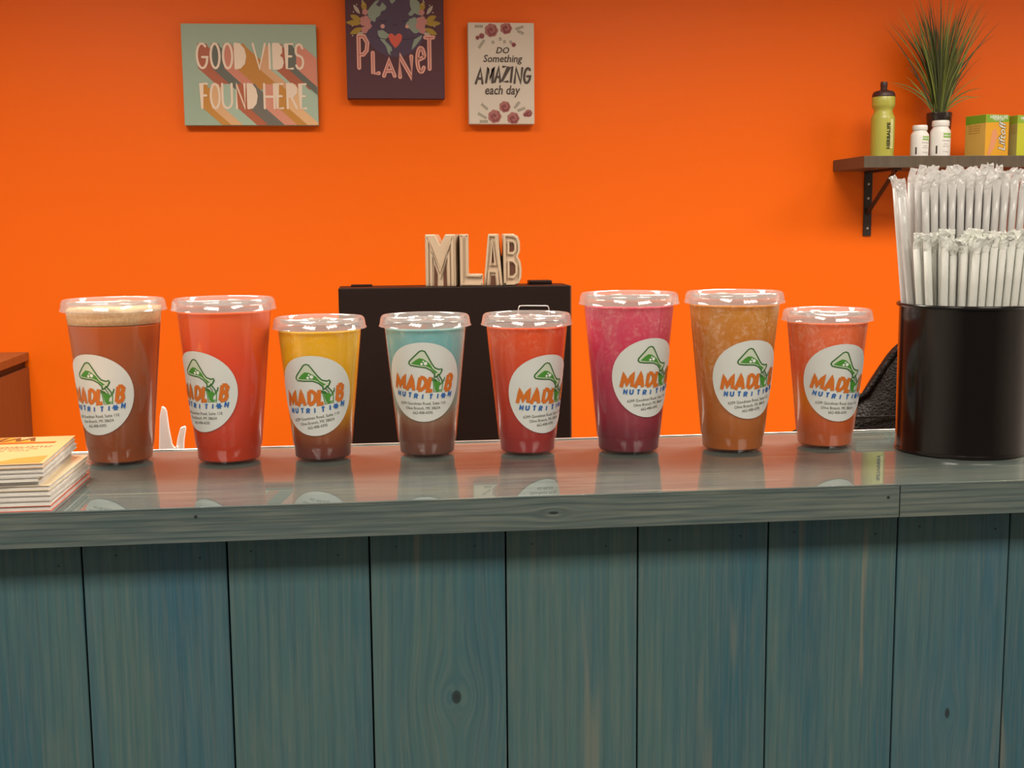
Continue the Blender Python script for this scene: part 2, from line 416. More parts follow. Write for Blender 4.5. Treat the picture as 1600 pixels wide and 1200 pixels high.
def drink_mat(name, stops, ice, H, ice_top):
    """cloudy drink whose own colour changes with height where the layers meet"""
    m = mat(name, (.5, .2, .1, 1), .4, spec=.2, sss=.25); t = NT(m)
    tc = t.n('ShaderNodeTexCoord'); sep = t.n('ShaderNodeSeparateXYZ'); t.l(tc.outputs['Object'], sep.inputs[0])
    z = t.math('DIVIDE', sep.outputs['Z'], H)
    wob = t.noise(t.coord(), 28, 3)
    zz = t.math('ADD', z, t.math('MULTIPLY', t.math('SUBTRACT', wob, .5), .10))
    col = t.ramp(zz, stops)
    if ice:
        mp = t.coord(); n = t.noise(mp, 170, 4, .62, .8); n2 = t.noise(mp, 60, 2)
        k = t.math('MULTIPLY', t.ramp(n, [(.46, (0, 0, 0)), (.66, (1, 1, 1))]), t.ramp(n2, [(.38, (.2, .2, .2)), (.6, (1, 1, 1))]))
        hi = t.n('ShaderNodeMapRange'); t.l(z, hi.inputs[0]); hi.inputs[1].default_value = ice_top; hi.inputs[2].default_value = 1.0; hi.inputs[3].default_value = 0; hi.inputs[4].default_value = ice
        col = t.mix(t.math('MULTIPLY', k, hi.outputs[0]), col, C('f6d9c0'))
    t.l(col, t.b.inputs['Base Color']); return m

def sticker_art(fn, parent, R):
    """round white shop sticker: pouring flask, drink cup, name, address"""
    def F(k): return lambda u, v: fn(u*R, v*R, k)
    st = Draw(); n = 48
    rings = [0, .25, .5, .72, .88, 1.0]
    vv = [(0, 0)]; ff = []
    for r in rings[1:]:
        vv += [(r*math.cos(2*PI*k/n), r*math.sin(2*PI*k/n)) for k in range(n)]
    for k in range(n): ff.append((0, 1+k, 1+(k+1) % n))
    for i in range(len(rings)-2):
        for k in range(n): a = 1+i*n; ff.append((a+k, a+n+k, a+n+(k+1) % n, a+(k+1) % n))
    st.tri(vv, ff); s = st.build('sticker', M_stk, F(.0003), parent)
    for p in s.data.polygons: p.use_smooth = True
    s['label'] = 'round white shop sticker'
    # flask
    fl = [(.0, .80), (.06, .775), (.10, .70), (.22, .46), (.29, .36), (.40, .315), (.455, .33), (.47, .29), (.42, .20), (.38, .195), (.34, .14), (.28, .13), (.285, .20), (.20, .30), (.08, .37), (-.16, .405), (-.29, .43), (-.325, .48), (-.31, .53), (-.06, .78)]
    d = Draw(); d.poly(fl); d.build('flask_inside', M_lg, F(.0004), s, fine=.07)
    d = Draw(); d.stroke(fl, .03, closed=True); d.stroke([(.38, .195), (.47, .05), (.48, -.03)], .03); d.stroke([(.33, .16), (.41, .03)], .02)
    d.stroke([(.20, .12), (.33, .05)], .03); d.stroke([(.22, .06), (.33, .02)], .02); d.stroke([(.52, .02), (.545, .11)], .025)
    d.build('flask_outline', M_dg, F(.00065), s, fine=.07)
    d = Draw(); d.poly([(-.27, .47), (-.16, .56), (-.07, .61), (.02, .59), (.10, .53), (.17, .47), (.24, .34), (.36, .24), (.30, .22), (.18, .36), (.08, .41), (-.16, .445)])
    d.poly([(.265, .06), (.36, .03), (.42, .00), (.475, -.05), (.41, -.10), (.39, -.19), (.44, -.185), (.47, -.20), (.36, -.235), (.30, -.20), (.275, -.06)])
    d.build('flask_liquid', M_gr, F(.00055), s, fine=.07)
    d = Draw(); d.disc(.07, .475, .042); d.disc(-.02, .465, .03); d.disc(.02, .53, .02); d.build('bubbles', M_wp, F(.00065), s, fine=.07)
    d = Draw(); d.stroke([(.245, .08), (.27, -.24), (.47, -.24), (.51, .05)], .018); d.build('cup_outline', M_gr, F(.0006), s, fine=.07)
    # MADLAB (its second A is the drawn cup)
    d = Draw()
    for ch, x, y, wd, ht, stw in (('M', -.78, -.165, .27, .31, .09), ('A', -.44, -.20, .20, .33, .09), ('D', -.13, -.19, .17, .32, .09), ('L', .11, -.21, .12, .34, .09), ('B', .57, -.21, .14, .37, .09)):
        glyph(d, ch, x, y, wd, ht, stw, .22, cap=False, step=.06)
    d.build('name_lettering', M_or, F(.0007), s, fine=.07)
    d = Draw()
    for ch, x, y in zip('NUTRITI', (-.73, -.575, -.40, -.235, -.035, .145, .35), (-.34, -.35, -.375, -.40, -.41, -.415, -.405)):
        glyph(d, ch, x, y, .075 if ch != 'I' else .02, .11, .034, .18, cap=False, step=.06)
    glyph(d, 'N', .665, -.38, .075, .12, .034, .18, cap=False, step=.06)
    for a in range(3): d.disc(.525, -.345, .078, .028, 14, a*PI/3)
    d.build('blue_lettering', M_bl, F(.0007), s, fine=.07)
    d = Draw()
    d.text('6299 Goodman Road, Suite 110', -.03, -.565, .105, sx=.92); d.text('Olive Branch, MS 38654', -.03, -.685, .105, sx=.92); d.text('662-408-4395', -.03, -.80, .105, sx=.92)
    d.build('address_lettering', M_tx, F(.0006), s)
    return s

def make_cup(x, y, big, label, stops, ang, zc, rot, ice=0, ice_top=.6, foam=False, fill=None, cat='drink'):
    H = .1805 if big else .1585                 # to the top of the lid
    Ht = H-.006                               # cup rim
    rb, rt = (.0352, .0515) if big else (.0318, .0466)
    RL = .0560 if big else .0510              # lid radius
    z1 = .017
    def rad(z): return rb+.0012 + (rt-rb-.0012)*(z-z1)/(Ht-z1) if z > z1 else rb + .0002*(z/z1)
    e = tag(empty('cup_drink', (x, y-.007, ZC), 0), label, cat, 'iced drinks lined up on the bar')
    th = .0006
    prof = [(.0005, .0022), (rb-.004, .0022), (rb-.0028, .0004), (rb-.001, .0), (rb, .0012), (rb+.0003, z1-.002), (rb+.0010, z1-.0008), (rad(z1+.001), z1+.001)]
    prof += [(rad(z), z) for z in (z1+.006, .05, .09, .12, Ht-.012, Ht-.003)]
    prof += [(rt+.0012, Ht-.002), (rt+.0016, Ht-.0008), (rt+.0008, Ht), (rt-.0008, Ht-.001)]
    prof += [(rad(z)-th, z) for z in (Ht-.012, .12, .09, .05, z1+.006)] + [(rb-th, z1-.002), (rb-th-.0006, .0030), (.0005, .0030)]
    lobj('cup_body', prof, M_cup, e, 72)
    zf = fill if fill else Ht-.008
    g = .0009
    dm = drink_mat('cloudy_drink', stops, ice, zf, ice_top)
    dp = [(0.0002, .0034), (rb-.0030, .0034), (rb-g-.0006, .0046), (rb-g, z1-.002), (rad(z1+.003)-g, z1+.003)] + [(rad(z)-g, z) for z in (.04, .07, .10, .13) if z < zf-.01] + [(rad(zf-.001)-g, zf-.001), (rad(zf)-g-.001, zf), (.0002, zf+.0004)]
    dr = lobj('drink', dp, dm, e, 72)
    if foam:
        fm = mat('tan_foam', C('e2b083', .9), .8, sss=.2); t = NT(fm)
        nn = t.noise(t.coord(), 260, 3, .7); t.l(t.ramp(nn, [(.3, C('dcac78', 1)), (.7, C('f6d6a8', 1))]), t.b.inputs['Base Color']); t.bump(nn, .4, .0008)
        rn = random.Random(3)
        n = 72; v = []; f = []
        for k in range(n):
            a = 2*PI*k/n; zz = zf+.0006; wob = .0012*math.sin(3*a+1)+.0010*math.sin(7*a)+.0006*math.sin(13*a)
            zb = zf-.0005+wob*.0
            r0 = rad(zb+.001)-g; r1 = rad(Ht-.0045)-g
            v += [(r0*math.cos(a), r0*math.sin(a), zf+.0008), (r1*math.cos(a), r1*math.sin(a), Ht-.0045+wob)]
        v += [(0, 0, zf+.0008), (0, 0, Ht-.0035)]
        for k in range(n):
            k2 = (k+1) % n; f += [(2*k, 2*k2, 2*k2+1, 2*k+1), (2*n, 2*k2, 2*k), (2*n+1, 2*k+1, 2*k2+1)]
        link('foam', mesh('foam', v, f), fm, e, smooth=True)
    # flat lid: knurled skirt, sealing bead, raised ring, sunk middle with crossed straw slot
    n = 160
    def rip(i, k): return (.00035 if k % 2 else -.00035) if i in (2, 3) else 0
    lp = [(RL-.0004, H-.0128), (RL+.0008, H-.0122), (RL-.0008, H-.0106), (RL-.0018, H-.0036), (RL-.0026, H-.0012), (RL-.0038, H-.0002), (RL-.0056, H-.0002), (RL-.0068, H-.0012),
          (RL-.0084, H-.0056), (RL-.0100, H-.0062), (RL*.62, H-.0058), (RL*.58, H-.0040), (RL*.52, H-.0040), (RL*.48, H-.0058), (.006, H-.0056), (.0004, H-.0054)]
    ip = [(r-.0005 if r > .02 else r, z-.0005) for r, z in reversed(lp)]
    lid = lobj('lid', lp+ip, M_lid, e, n, rip)
    d = Draw()
    for a in (0, PI/2): d.stroke([(-.011*math.cos(a), -.011*math.sin(a)), (.011*math.cos(a), .011*math.sin(a))], .0009, cap=False)
    sl = d.build('straw_slot', mat('slot_shade', (.5, .48, .45, 1), .4), lambda u, v: (u, v, H-.0050), lid)
    # sticker
    zcen = zc+.005; rc = rad(zcen); slope = (rt-rb)/Ht
    cr, sr = math.cos(rot), math.sin(rot)
    def fn(u, v, off):
        uu, v2 = u*cr-v*sr, u*sr+v*cr
        z = zcen+v2*math.cos(math.atan(slope)); r = rad(z)+off; a = ang + uu/rc
        return (r*math.sin(a), -r*math.cos(a), z)
    sticker_art(fn, e, .0445)
    return e
def S(*a): return [(p, C(h, k)) for p, h, k in a]
TEA = C('8a5a48', .8)
make_cup(-.2865, 1.378, True, 'brown iced tea in a clear cup with tan foam under the lid', S((0, '984818', .95), (.15, '984a1e', .9), (.5, '9c5028', .9), (1, 'bc5818', 1)), -.45, .0745, .07, foam=True, fill=.153)
make_cup(-.1665, 1.364, True, 'coral red drink in a large cup beside the foamy brown tea', S((0, 'c03610', .95), (.3, 'd63c14', .95), (.7, 'f04a1c', 1), (1, 'f86c30', 1)), -.66, .0765, .03)
make_cup(-.0635, 1.360, False, 'yellow drink fading to plum at the base of its cup', S((0, '642a26', .8), (.10, '823c2e', .8), (.24, 'a65a26', .9), (.36, 'd9940c', 1), (.55, 'f2b004', 1), (1, 'f8bc08', 1)), -.2, .0700, .15, ice=.3, ice_top=.75)
make_cup(.0530, 1.368, False, 'pale turquoise drink with a brown red base layer', S((0, '704034', .8), (.22, '8c5440', .85), (.32, 'a07a60', .9), (.44, '86a89a', .95), (.6, '72aeb0', 1), (1, '84c0c0', 1)), -.126, .0815, .0, ice=.3, ice_top=.7)
make_cup(.1668, 1.362, False, 'bright red orange drink in front of the black cabinet edge', S((0, 'a03034', .85), (.3, 'c43824', .9), (.6, 'd84018', .95), (1, 'f05a20', 1)), .48, .0655, .05, ice=.3, ice_top=.75)
make_cup(.2816, 1.352, True, 'magenta pink drink turning dark berry at the bottom', S((0, '742430', .8), (.15, '8c2a3c', .85), (.35, 'b02e48', .9), (.7, 'd62c58', 1), (1, 'e65c72', 1)), .39, .0830, .07, ice=.35, ice_top=.5)
make_cup(.4012, 1.345, True, 'amber golden iced tea full of crushed ice', S((0, 'ac5c20', .95), (.3, 'bc6820', .95), (.7, 'cc7a1a', 1), (1, 'da9036', 1)), .20, .0795, .10, ice=.5, ice_top=.2)
make_cup(.5120, 1.349, False, 'small orange peach drink beside the black straw bin', S((0, 'b65a28', .95), (.2, 'cc5c26', .95), (.4, 'e07814', 1), (.65, 'ea5a22', 1), (1, 'f47a48', 1)), .11, .0725, -.04, ice=.42, ice_top=.45)

# ------------------------------------------------------------------ straw bin and straws
BX, BY = .6535, 1.2945
M_blk = mat('black_enamel', (.006, .004, .0035, 1), .2, spec=.4, coat=.15, coat_r=.08)
bn = tag(empty('straw_bin', (BX, BY, ZC)), 'round black metal bin holding wrapped straws on the bar', 'bin')
HB = .1665
lobj('bin_wall', [(.0003, .001), (.069, .001), (.0712, 0), (.0718, .002), (.0712, .004), (.0706, .006), (.0708, .08), (.0708, HB-.004), (.0690, HB-.004), (.0690, .004), (.0003, .004)], M_blk, bn, 96)
rimp = [(.0722+.0020*math.cos(2*PI*k/10), HB-.002+.0020*math.sin(2*PI*k/10)) for k in range(10)]
lobj('rolled_rim', rimp, M_blk, bn, 96, closed=True)
def film(name, col, trans, rough):
    m = mat(name, col, rough, spec=.5); b = m.node_tree.nodes['Principled BSDF']
    t = NT(m); n = t.noise(t.coord(scale=(1, 1, .12)), 900, 2); t.bump(n, .25, .0006)
    t.l(t.ramp(n, [(.3, tuple(c*.93 for c in col[:3])), (.7, col[:3])]), b.inputs['Base Color'])
    if trans:
        b.inputs['Alpha'].default_value = 1-trans
    b.inputs['Subsurface Weight'].default_value = .2; b.inputs['Subsurface Radius'].default_value = (.01, .01, .01)
    return m
M_paper = film('straw_paper', (.66, .66, .60, 1), 0, .6)
M_film = film('straw_film', (.66, .64, .61, 1), .12, .25)
M_crink = film('clear_crinkled_end', (.74, .72, .69, 1), .45, .12)
def straw_mesh(name, L, r, fl, rnd):
    """wrapped straw: slightly flattened sleeve, creased side seam"""
    v = []; f = []; n = 10; N = 6
    for i in range(N+1):
        z = L*i/N; tw = rnd.uniform(-.12, .12)
        for k in range(n):
            a = 2*PI*k/n + tw*.3; v.append((r*(1+fl)*math.cos(a)*(1+.03*rnd.uniform(-1, 1)), r*(1-fl)*math.sin(a), z))
    for i in range(N):
        for k in range(n): f.append((i*n+k, i*n+(k+1) % n, (i+1)*n+(k+1) % n, (i+1)*n+k))
    f.append(tuple(range(n-1, -1, -1))); f.append(tuple(N*n+k for k in range(n)))
    return mesh(name, v, f)
def crimp_mesh(name, r, h, rnd, wide):
    """crumpled wrapper end: folded sheet closing above the straw"""
    v = []; f = []; n = 10; N = 5; lean = rnd.uniform(-1, 1)*h*.7; leany = rnd.uniform(-1, .2)*h*.4
    for i in range(N+1):
        t = i/N; w_ = r*(1+wide*t)*(1-.15*t); d_ = r*(1-.86*t**.7)
        for k in range(n):
            a = 2*PI*k/n; j = rnd.uniform(-1, 1)*r*.30*(.2+t)
            v.append((w_*math.cos(a)*1.08+lean*t*t+j*.5, d_*math.sin(a)+leany*t*t+j, h*t+rnd.uniform(-1, 1)*h*.14*t-abs(lean)*t*t*.4))
    for i in range(N):
        for k in range(n): f.append((i*n+k, i*n+(k+1) % n, (i+1)*n+(k+1) % n, (i+1)*n+k))
    f.append(tuple(N*n+k for k in range(n)))
    return mesh(name, v, f)
rs = random.Random(21)
R_S = .0040
LT, LS = .290, .222
TM = [straw_mesh('tall_sleeve', LT, R_S, .03, rs) for _ in range(4)]
SM = [straw_mesh('short_sleeve', LS, R_S, .03, rs) for _ in range(4)]
TC = [crimp_mesh('clear_end', R_S*.98, .016, rs, .25) for _ in range(8)]
CC = [crimp_mesh('paper_end', R_S, .017, rs, .5) for _ in range(8)]
SPX, SPY = .0089, .0090
rows = [-.0540+SPY*i for i in range(12)]
for ri, yb in enumerate(rows):
    front = ri < 6
    half = math.sqrt(max(0, .0625**2-yb**2)); k0 = -int((half)/SPX)
    xs = [(.5*(ri % 2)+k)*SPX for k in range(k0, -k0+1) if abs((.5*(ri % 2)+k)*SPX) < half]
    for xb in xs:
        # fan outwards: foot inside the bin, top leaning
        sh = {0: .012, 1: .008, 2: .005, 3: .002}.get(ri, .0)
        L = (LS if front else LT) + rs.uniform(-.006, .004)
        if not front: L += (.006 if ri > 8 else 0) - (.012 if xb < -.05 else 0)
        Lz = (LS if front else LT)
        top_x = xb*((1.26 if xb < -.047 else 1.10) if front else (1.5 if xb < -.047 else 1.16)) + sh
        foot = Vector((xb*(.88 if front else (.84 if xb < -.047 else .86)), yb, .0045))
        rim = foot.x+(top_x-foot.x)*HB/Lz
        if math.hypot(rim, yb) > .0656: continue      # would cut the bin wall
        d = Vector((top_x-foot.x, 0, Lz)).normalized()
        if front:
            nm, lab, grp, me, cm, m1, m2 = 'paper_straw', 'short straw in white paper wrapper at the front of the black bin', 'short paper wrapped straws', SM[rs.randrange(4)], CC[rs.randrange(8)], M_paper, M_paper
        else:
            nm, lab, grp, me, cm, m1, m2 = 'wrapped_straw', 'tall straw in clear crinkled film standing at the back of the black bin', 'tall film wrapped straws', TM[rs.randrange(4)], TC[rs.randrange(8)], M_film, M_crink
        e = tag(link(nm, me, m1, None, None, True), lab, 'straw', grp)
        q = Vector((0, 0, 1)).rotation_difference(d)
        e.rotation_mode = 'QUATERNION'; e.rotation_quaternion = q
        e.location = (BX+foot.x, BY+foot.y, ZC+foot.z)
        e.scale = (1, 1, L/(LS if front else LT))
        c = link('crimped_end', cm, m2, e, (0, 0, LS if front else LT)); 

# ------------------------------------------------------------------ booklets
M_page = mat('booklet_pages', (.66, .62, .56, 1), .75)
t_ = NT(M_page); nn_ = t_.noise(t_.coord(scale=(.02, .02, 1)), 2600, 2)
t_.l(t_.ramp(nn_, [(.35, (.5, .47, .42)), (.65, (.75, .71, .65))]), t_.b.inputs['Base Color'])
cov = [('f3dcb4', 'cream'), ('e9e2d6', 'white'), ('d9d2c8', 'grey'), ('e2654a', 'red'), ('f2bd84', 'orange')]
M_cov = {n: mat('cover_'+n, C(h, .9), .25, coat=.3) for h, n in cov}
rb_ = random.Random(5)
z = ZC
spec = [(-.3005, 0, .0048, 'red'), (-.3015, .4, .0046, 'white'), (-.3005, -.3, .0046, 'grey'), (-.302, .2, .0044, 'white'), (-.301, .0, .0044, 'cream'),
        (-.310, 2.6, .0040, 'grey'), (-.3095, 2.9, .0040, 'white'), (-.3055, 2.2, .0040, 'grey'), (-.306, 2.7, .0038, 'white'), (-.3055, 2.8, .0040, 'orange')]
ords = ['bottom', 'second', 'third', 'fourth', 'fifth', 'sixth', 'seventh', 'eighth', 'ninth', 'top']
for i, (xr, rz, h, cn) in enumerate(spec):
    lab = 'glossy booklet with orange and yellow printed cover on top of the stack' if i == 9 else ('lowest booklet of the stack, its red cover on the counter' if i == 0 else '%s booklet up from the counter in the stack by the foamy tea' % ords[i])
    e = tag(empty('booklet', (xr, YF+.0045+rb_.uniform(-.001, .002), z), math.radians(rz)), lab, 'booklet', 'booklets stacked on the bar end')
    W_, D_ = .215, .152
    boxobj('pages', -W_, -.0012, .0012, D_-.0012, .0004, h-.0004, M_page, e)
    boxobj('cover', -W_-.001, 0, 0, D_, 0, .00035, M_cov[cn], e); boxobj('cover', -W_-.001, 0, 0, D_, h-.00035, h, M_cov[cn], e)
    if i == 9:
        def fn(k): return lambda u, v: (u, v, h+.00015+k)
        P = lambda hx: mat('cover_print', C(hx, .95), .25, coat=.3)
        def band(hx, pts, k, nm='cover_print'): d = Draw(); d.poly(pts); return d.build(nm, P(hx), fn(k), e)
        band('f09a34', [(-.21, .100), (-.03, .118), (-.06, .150), (-.21, .150)], 0)
        band('e0602a', [(-.21, .113), (-.012, .110), (-.012, .119), (-.21, .124)], .00005)
        band('f0c46a', [(-.21, .0), (-.09, .0), (-.07, .030), (-.21, .040)], .00002)
        band('d8452e', [(-.21, .005), (-.10, .004), (-.085, .022), (-.21, .026)], .00006)
        band('e49a4c', [(-.05, .004), (-.004, .004), (-.004, .040), (-.03, .030)], .00004)
        d = Draw(); d.disc(-.125, .068, .010, .007); d.disc(-.14, .062, .008, .006); d.build('cover_print', P('86a04a'), fn(.00005), e)
        d = Draw(); d.disc(-.095, .066, .011, .007); d.build('cover_print', P('e07a3c'), fn(.00006), e)
        d = Draw(); d.text('WINNING', -.100, .146, .030, rot=PI, shear=.2, bold=.001); d.build('cover_lettering', P('5a4a2c'), fn(.0001), e)
        d = Draw(); d.text('nutrition', -.038, .094, .016, rot=PI, shear=.25); d.text('for everyone', -.045, .082, .009, rot=PI); d.text('every day', -.045, .073, .009, rot=PI); d.build('cover_lettering', P('8a7458'), fn(.0001), e)
    z += h+.0002

# ------------------------------------------------------------------ black cabinet, letters
YBX = 2.80
M_cab = mat('black_cabinet_board', (.010, .004, .0025, 1), .42, spec=.22)
cab = tag(empty('black_cabinet', (0, YBX, 0)), 'tall flat black cabinet standing behind the bar under the white letters', 'cabinet')
CT = ZC+.1190
boxobj('cabinet_body', -.087, .447, 0, .12, 0, CT, M_cab, cab, .002)
boxobj('edge_trim', .4472, .4502, .002, .118, 0, CT-.001, mat('brown_edge_trim', C('6a3a22', .7), .5), cab)
boxobj('hinge_cover', .360, .415, .070, .110, CT, CT+.009, M_cab, cab, .002)
boxobj('hinge_cover', -.060, -.010, .080, .112, CT, CT+.004, M_cab, cab, .0015)
hv, hf = tube([(.324, -.002, ZC+.045), (.324, -.012, ZC+.046), (.324, -.013, ZC+.068), (.327, -.013, ZC+.0735), (.333, -.013, ZC+.074), (.386, -.013, ZC+.073), (.392, -.013, ZC+.0725), (.395, -.013, ZC+.067), (.395, -.012, ZC+.046), (.395, -.002, ZC+.045)], .0014, 8)
link('wire_handle', mesh('wire_handle', hv, hf), mat('pale_wire', (.75, .66, .6, 1), .3, metal=.7), cab, smooth=True)

M_let = mat('glazed_cream_ceramic', C('ccb294', .72), .28, coat=.35, coat_r=.1)
def flat_prism(poly, y0, y1):
    n = len(poly); v = [(x, y0, z) for x, z in poly]+[(x, y1, z) for x, z in poly]
    tr = tess(poly); f = [t for t in tr]+[tuple(i+n for i in reversed(t)) for t in tr]
    f += [(i, (i+1) % n, (i+1) % n+n, i+n) for i in range(n)]
    return v, f
def prism_obj(name, poly, y0, y1, m, parent, bevel=0):
    v, f = flat_prism(poly, y0, y1); me = mesh(name, v, f)
    bm = bmesh.new(); bm.from_mesh(me); bmesh.ops.recalc_face_normals(bm, faces=bm.faces[:])
    bmesh.ops.dissolve_limit(bm, angle_limit=.01, verts=bm.verts[:], edges=bm.edges[:])
    if bevel: bmesh.ops.bevel(bm, geom=[e for e in bm.edges if len(e.link_faces) == 2 and e.calc_face_angle(0) > .4], offset=bevel, segments=2, profile=.5, affect='EDGES')
    bm.to_mesh(me); bm.free(); return link(name, me, m, parent)
def ridge(name, pts, w_, y0, m, parent, closed=False, rise=.004):
    """raised rib on the face of a letter"""
    d = Draw(); d.stroke([p for p in pts], w_, cap=True, closed=closed)
    v = [(a, y0, b) for a, b in d.v]; me = mesh(name, v, d.f); bm = bmesh.new(); bm.from_mesh(me)
    r = bmesh.ops.extrude_face_region(bm, geom=bm.faces[:]); vs_ = [g for g in r['geom'] if isinstance(g, bmesh.types.BMVert)]
    bmesh.ops.translate(bm, verts=vs_, vec=(0, -rise, 0)); bmesh.ops.recalc_face_normals(bm, faces=bm.faces[:]); bm.to_mesh(me); bm.free()
    return link(name, me, m, parent)
LH = .120; LD = .040
LT_OUT = {
 'M': [(0,0),(0,1),(.20,1),(.30,.80),(.40,1),(.60,1),(.60,0)],
 'L': [(0,0),(0,1),(.17,1),(.17,.24),(.44,.24),(.44,0)],
 'A': [(0,0),(.10,1),(.28,1),(.38,0)],
 'B': [(0,0),(0,1),(.20,1),(.29,.95),(.33,.84),(.33,.66),(.29,.56),(.34,.46),(.36,.32),(.35,.14),(.30,.04),(.20,0)],
}
LT_RIB = {
 'M': [[(.05,.03),(.055,.94),(.30,.30),(.545,.94),(.55,.03)], [(.125,.03),(.13,.66),(.30,.18),(.47,.66),(.475,.03)]],
 'L': [[(.03,.97),(.03,.04),(.42,.04)], [(.13,.97),(.13,.20),(.42,.20)]],
 'A': [[(.03,.03),(.115,.96),(.265,.96),(.35,.03)], [(.09,.03),(.115,.28),(.265,.28),(.29,.03)], 'c', [(.14,.40),(.19,.84),(.24,.40)]],
 'B': [[(.03,.04),(.03,.96),(.20,.96),(.27,.91),(.30,.82),(.30,.67),(.26,.56),(.31,.46),(.33,.32),(.32,.15),(.28,.07),(.20,.04),(.03,.04)], 'c', [(.10,.62),(.10,.86),(.19,.86),(.235,.80),(.235,.68),(.19,.62)], 'c', [(.10,.16),(.10,.48),(.19,.48),(.255,.40),(.255,.24),(.19,.16)]],
}
def make_letter(ch, xpx, rz, dy, lab, sc=1.0):
    e = tag(empty('ceramic_letter', (xpx, YBX+.012+dy, CT), math.radians(rz)), lab, 'letter', 'ceramic letters on the black cabinet')
    k = LH*sc
    prism_obj('letter_body', [(a*k, b*k) for a, b in LT_OUT[ch]], 0, LD, M_let, e, .0022)
    closed = False
    for p in LT_RIB[ch]:
        if p == 'c': closed = True; continue
        ridge('raised_rib', [(a*k, b*k) for a, b in p], .0042, -.0001, M_let, e, closed, .0032); closed = False
    if ch in 'ABM':
        dk = mat('letter_hollow', C('6a3a1e', .6), .6)
        for poly in ({'M': [[(.17,.004),(.18,.44),(.245,.24),(.24,.004)], [(.36,.004),(.355,.24),(.42,.44),(.43,.004)]], 'A': [[(.165,.45),(.19,.74),(.215,.45)], [(.135,.004),(.15,.20),(.23,.20),(.245,.004)]], 'B': [[(.125,.66),(.125,.82),(.19,.82),(.21,.78),(.21,.70),(.19,.66)], [(.125,.20),(.125,.44),(.19,.44),(.23,.38),(.23,.26),(.19,.20)]]}[ch]):
            d = Draw(); d.poly([(a*k, b*k) for a, b in poly]); d.build('hollow', dk, lambda u, v: (u, -.0004, v), e)
    return e
make_letter('M', .113, -17, .022, 'cream glazed ceramic letter M turned sideways on the black cabinet')
make_letter('L', .1925, 0, .000, 'cream glazed ceramic letter L between the M and the A')
make_letter('A', .247, -12, .012, 'cream glazed ceramic letter A between the L and the B')
make_letter('B', .293, 0, .004, 'cream glazed ceramic letter B at the end of the letter row')

# ------------------------------------------------------------------ left side cabinet
XL = -1.078
sc_ = tag(empty('side_cabinet', (0, 0, 0)), 'brown wooden cabinet with a thick top against the orange wall', 'cabinet')
def wood(name, a, b):
    m = mat(name, a, .4); t = NT(m); n = t.noise(t.coord(scale=(8, 8, .8)), 6, 4, .6, .4); t.l(t.ramp(n, [(.3, a), (.7, b)]), t.b.inputs['Base Color']); return m
M_brn = wood('brown_wood', C('8a5232', .7), C('9c6038', .7))
M_brd = wood('brown_wood_top', C('a4643a', .7), C('b0703e', .7))
zt = ZC-.117
boxobj('cabinet_top', -1.75, XL, 2.3, YW-.002, zt-.026, zt, M_brd, sc_, .002)
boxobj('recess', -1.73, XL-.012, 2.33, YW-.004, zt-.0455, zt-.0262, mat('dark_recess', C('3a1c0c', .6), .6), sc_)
boxobj('side_panel', -1.74, XL-.001, 2.31, YW-.003, 0, zt-.0457, M_brn, sc_, .0015)

# ------------------------------------------------------------------ bag and stand on the work counter
def bag():
    e = tag(empty('slouch_bag', (.80, 1.72, .90)), 'dark slouching textured bag behind the bar next to the straw bin', 'bag')
    m = mat('black_leather', (.007, .0035, .002, 1), .5, spec=.12); t = NT(m)
    vo = t.n('ShaderNodeTexVoronoi'); t.l(t.coord(), vo.inputs['Vector']); vo.inputs['Scale'].default_value = 260
    n = t.noise(t.coord(), 40, 4, .6); t.bump(t.math('ADD', vo.outputs['Distance'], t.math('MULTIPLY', n, 2.0)), .55, .003)
    out = [(-.24, 0), (-.225, .08), (-.195, .118), (-.15, .137), (-.085, .176), (-.046, .232), (-.012, .270), (.04, .292), (.09, .286), (.125, .25), (.140, .17), (.150, .08), (.152, 0)]
    P = []                                    # denser outline
    for a, b in zip(out, out[1:]):
        for k in range(4): P.append((a[0]+(b[0]-a[0])*k/4, a[1]+(b[1]-a[1])*k/4))
    P.append(out[-1]); n_ = len(P); cx, cz = -.02, .0
    rn = random.Random(4); v = []; f = []; K = 9
    for j in range(K+1):
        th = PI*j/K; yo = -.055*math.cos(th); s = math.sin(th)**.55 if 0 < j < K else .0
        for i, (x, zz) in enumerate(P):
            w_ = .0035*math.sin(i*.9+j*1.7)+.002*rn.uniform(-1, 1)
            v.append((cx+(x-cx)*(.25+.75*s), yo+w_*(1 if 0 < j < K else 0), zz*(.25+.75*s)))
    for j in range(K):
        for i in range(n_-1): f.append((j*n_+i, j*n_+i+1, (j+1)*n_+i+1, (j+1)*n_+i))
    f.append(tuple(range(n_-1, -1, -1))); f.append(tuple(K*n_+i for i in range(n_)))
    for j in range(K): f.append((j*n_+n_-1, j*n_, (j+1)*n_, (j+1)*n_+n_-1))
    me = mesh('bag_body', v, f); bm = bmesh.new(); bm.from_mesh(me); bmesh.ops.recalc_face_normals(bm, faces=bm.faces[:]); bm.to_mesh(me); bm.free()
    link('bag_body', me, m, e, smooth=True)
    pv, pf = tube([(a, -.012, b*.985+.004) for a, b in out[1:-1]], .004, 8); link('piping', mesh('piping', pv, pf), m, e, smooth=True)
    boxobj('zipper_pull', -.036, -.031, -.0600, -.0555, .118, .138, mat('silver_pull', (.85, .83, .8, 1), .2, metal=1), e, .001)
    boxobj('front_pocket_seam', -.12, .12, -.0585, -.0540, .146, .150, m, e, .001)
bag()
